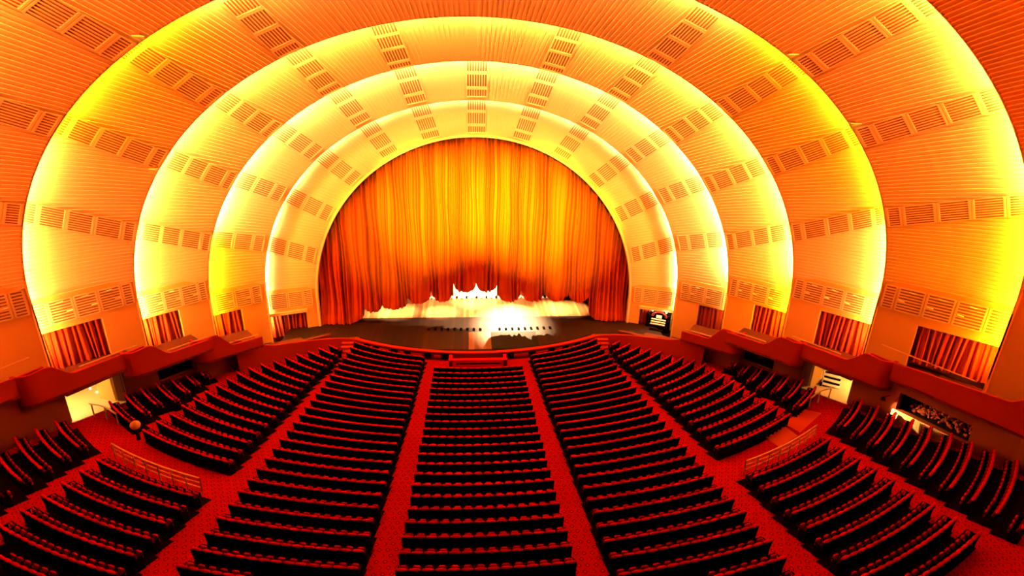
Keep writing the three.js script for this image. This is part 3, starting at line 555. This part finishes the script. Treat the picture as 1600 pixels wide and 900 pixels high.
// brass rails along the cross aisles
for (const s of [-1, 1]) {
  const rho = 16.42 + 0.945 * 17.9, P = (x) => { const z = -(53 - Math.sqrt(rho * rho - x * x)); return [s * x, floorY(z), z]; };
  const T = thing('aisle_railing', `long brass railing of three bars along the ${s < 0 ? 'left' : 'right'} cross aisle`, 'railing', P(16.8)); T.userData.world = true;
  for (const h of [0.95, 0.68, 0.4]) { const pts = []; for (let i = 0; i <= 8; i++) { const p = P(lerp(13.7, 20, i / 8)); pts.push([p[0], p[1] + h, p[2]]); } part('rail', tube(pts, h > 0.9 ? 0.05 : 0.03), M.brass, T); }
  for (let i = 0; i < 8; i++) { const p = P(lerp(13.7, 20, i / 7)); part('post', bar([p[0], p[1], p[2]], [p[0], p[1] + 0.95, p[2]], 0.03), M.brass, T); }
}

// ---------------------------------------------------------------- seats on concentric rows
const SEAT = (() => {
  const back = new RoundedBoxGeometry(0.44, 0.46, 0.09, 1, 0.03); back.rotateX(0.2); back.translate(0, 0.64, -0.03);
  const top = new THREE.SphereGeometry(1, 14, 8); top.scale(0.245, 0.05, 0.075); top.translate(0, 0.9, 0.06);
  const shell = new RoundedBoxGeometry(0.49, 0.74, 0.03, 1, 0.01); shell.rotateX(0.12); shell.translate(0, 0.5, 0.05);
  const cush = new RoundedBoxGeometry(0.32, 0.32, 0.085, 1, 0.035); { const p = cush.attributes.position; for (let i = 0; i < p.count; i++) if (p.getY(i) > 0.05) p.setX(i, p.getX(i) * (p.getZ(i) < 0 ? 0.72 : 1)); cush.computeVertexNormals(); } cush.translate(0, 0.54, -0.31);
  const pan = new RoundedBoxGeometry(0.36, 0.3, 0.03, 1, 0.01); pan.rotateX(-0.06); pan.translate(0, 0.53, -0.38);
  const arm = (s) => { const g = new RoundedBoxGeometry(0.05, 0.035, 0.34, 1, 0.01); g.translate(s * 0.224, 0.63, -0.19); return g; };
  const leg = (s) => { const g = new RoundedBoxGeometry(0.03, 0.64, 0.3, 1, 0.008); g.translate(s * 0.226, 0.3, -0.1); return g; };
  return [['backrest', back, 'redShaded'], ['top_pad', top, 'red'], ['back_panel', shell, 'black'], ['seat_cushion', cush, 'red'], ['seat_pan', pan, 'black'], ['armrest', arm(-1), 'black'], ['armrest', arm(1), 'black'], ['leg', leg(-1), 'black'], ['leg', leg(1), 'black']];
})();
const seats = [];
const rowRho = (i) => 16.42 + 0.945 * i;
const zAt = (rho, x) => 53 - Math.sqrt(Math.max(0, rho * rho - x * x));   // depth
const BLOCKS = [
  { id: 'centre block', i0: 0, i1: 27, x0: (d) => -(3.26 + 0.007 * (50 - d)), x1: (d) => 3.26 + 0.007 * (50 - d) },
  ...[-1, 1].flatMap((s) => { const nm = s < 0 ? 'left' : 'right', mk = (id, i0, i1, a, b, skip) => ({ id, i0, i1, skip, x0: s > 0 ? a : (d) => -b(d), x1: s > 0 ? b : (d) => -a(d) }); return [
    mk(`inner ${nm} block`, -2, 27, (d) => 4.02 + 0.023 * (50 - d), (d) => 10.5 + 0.052 * (41 - d)),
    mk(`outer ${nm} block`, 0, 16, (d) => 11.35 + 0.09 * Math.max(0, 40 - d) + (d > 37 ? 0 : 0.2), (d) => d > 37 ? Math.min(17.5, 13.3 + 1.05 * (41.2 - d)) : 17.6 + 0.2 * (37 - d)),
    mk(`rear ${nm} block`, 19, 27, (d) => 13.35 + 0.07 * (21 - d), (d) => 19.9 + 0.13 * (25 - d)),
    mk(`${nm} wall block`, 19, 28, (d) => 21.55 + 0.13 * (26.5 - d), (d) => lowAt(-d) - (s > 0 ? 0.6 : 1.0)),
    mk(`short ${nm} wall block`, 10, 16, (d) => 19.6 + (d < 31.5 ? 0.9 : 0), (d) => Math.min(lowAt(-d) - 0.7, 23.6), s < 0 ? null : null),
  ]; }),
];
for (const b of BLOCKS) for (let i = b.i0; i <= b.i1; i++) {
  const rho = rowRho(i), n = 900, ok = []; // limits of this row in angle
  for (let a = 0; a <= n; a++) { const ph = lerp(-1.05, 1.05, a / n), x = rho * Math.sin(ph), d = 53 - rho * Math.cos(ph); if (x >= b.x0(d) && x <= b.x1(d) && d > -1) ok.push(ph); }
  if (!ok.length) continue;
  const p0 = ok[0], p1 = ok[ok.length - 1], len = (p1 - p0) * rho, cnt = Math.round(len / 0.5); if (cnt < 2) continue;
  for (let j = 0; j < cnt; j++) { const ph = p0 + (j + 0.5) / cnt * (p1 - p0), x = rho * Math.sin(ph), z = -(53 - rho * Math.cos(ph)); seats.push({ b: b.id, i, j, ph, p: [x, floorY(z), z], w: len / cnt / 0.5 }); }
}
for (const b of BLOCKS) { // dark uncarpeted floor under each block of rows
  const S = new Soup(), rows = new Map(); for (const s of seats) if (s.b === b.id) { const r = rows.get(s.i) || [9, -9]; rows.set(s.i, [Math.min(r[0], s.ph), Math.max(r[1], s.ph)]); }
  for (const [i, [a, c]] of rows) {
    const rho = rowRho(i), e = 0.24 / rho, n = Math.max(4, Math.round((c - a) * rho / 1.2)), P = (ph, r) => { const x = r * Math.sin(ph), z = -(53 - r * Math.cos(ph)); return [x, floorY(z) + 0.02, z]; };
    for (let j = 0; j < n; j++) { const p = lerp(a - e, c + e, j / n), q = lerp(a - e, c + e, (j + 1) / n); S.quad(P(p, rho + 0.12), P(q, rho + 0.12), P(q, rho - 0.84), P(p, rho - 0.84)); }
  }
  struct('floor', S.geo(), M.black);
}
{
  const v = new THREE.Vector3();
  for (const s of seats) { v.set(s.p[0], s.p[1] + 0.85, s.p[2]); s.dist = v.distanceTo(camera.position); v.project(camera); s.sx = (v.x + 1) * 800; s.sy = (1 - v.y) * 450; s.seen = s.sx > -6 && s.sx < 1606 && s.sy < 903; s.inn = s.sx > 4 && s.sx < 1596 && s.sy < 894; }
  // order of rows from the bottom and of seats from the left, among those in view
  const by = new Map(); for (const s of seats) if (s.inn) { if (!by.has(s.b)) by.set(s.b, new Map()); const m = by.get(s.b); if (!m.has(s.i)) m.set(s.i, []); m.get(s.i).push(s); }
  for (const m of by.values()) { const rows = [...m.keys()].sort((a, b) => b - a); rows.forEach((r, n) => { m.get(r).sort((a, b) => a.sx - b.sx).forEach((s, j) => { s.row = n; s.col = j; }); }); }
  const W = NUM;
  const near = seats.filter((s) => s.inn).sort((a, b) => a.dist - b.dist).slice(0, 300), pick = new Set(near);
  let proto = null;
  for (const s of near) {
    let o;
    if (!proto) { o = new THREE.Group(); for (const [nm, g, m] of SEAT) { const q = shade(new THREE.Mesh(g, M[m])); q.name = nm; o.add(q); } proto = o; } else o = proto.clone();
    o.name = numbered('theater_seat'); scene.add(o); o.position.set(...s.p); o.rotation.y = s.ph; o.scale.set(s.w, 1, 1);
    const rowW = s.row === 0 ? 'lowest visible row' : `${W[s.row]} visible row up`;
    tag(o, `red-topped black seat, ${W[s.col]} from left in ${rowW} of the ${s.b}`, 'seat', 'theater seats of the ' + s.b);
  }
  const rest = seats.filter((s) => !pick.has(s) && s.seen);
  const parts = SEAT.map(([, g, m]) => { const q = g.index ? g.toNonIndexed() : g.clone(); const c = M[m].color, n = q.attributes.position.count, a = new Float32Array(n * 3); for (let i = 0; i < n; i++) a.set([c.r, c.g, c.b], i * 3); q.setAttribute('color', new THREE.BufferAttribute(a, 3)); return q; });
  const I = new THREE.InstancedMesh(mergeGeometries(parts), new THREE.MeshPhysicalMaterial({ vertexColors: true, roughness: 0.95, specularIntensity: 0 }), rest.length), m = new THREE.Matrix4(), q = new THREE.Quaternion(), up = new THREE.Vector3(0, 1, 0);
  rest.forEach((s, i) => { m.compose(new THREE.Vector3(...s.p), q.setFromAxisAngle(up, s.ph), new THREE.Vector3(s.w, 1, 1)); I.setMatrixAt(i, m); });
  I.name = 'distant_seats'; I.userData.kind = 'stuff'; shade(I); scene.add(I); tag(I, 'rows of red-topped black theater seats farther down towards the stage', 'seats');
  console.log('seats', seats.length, 'near', near.length, 'rest', rest.length);
}
renderer.render(scene, camera);
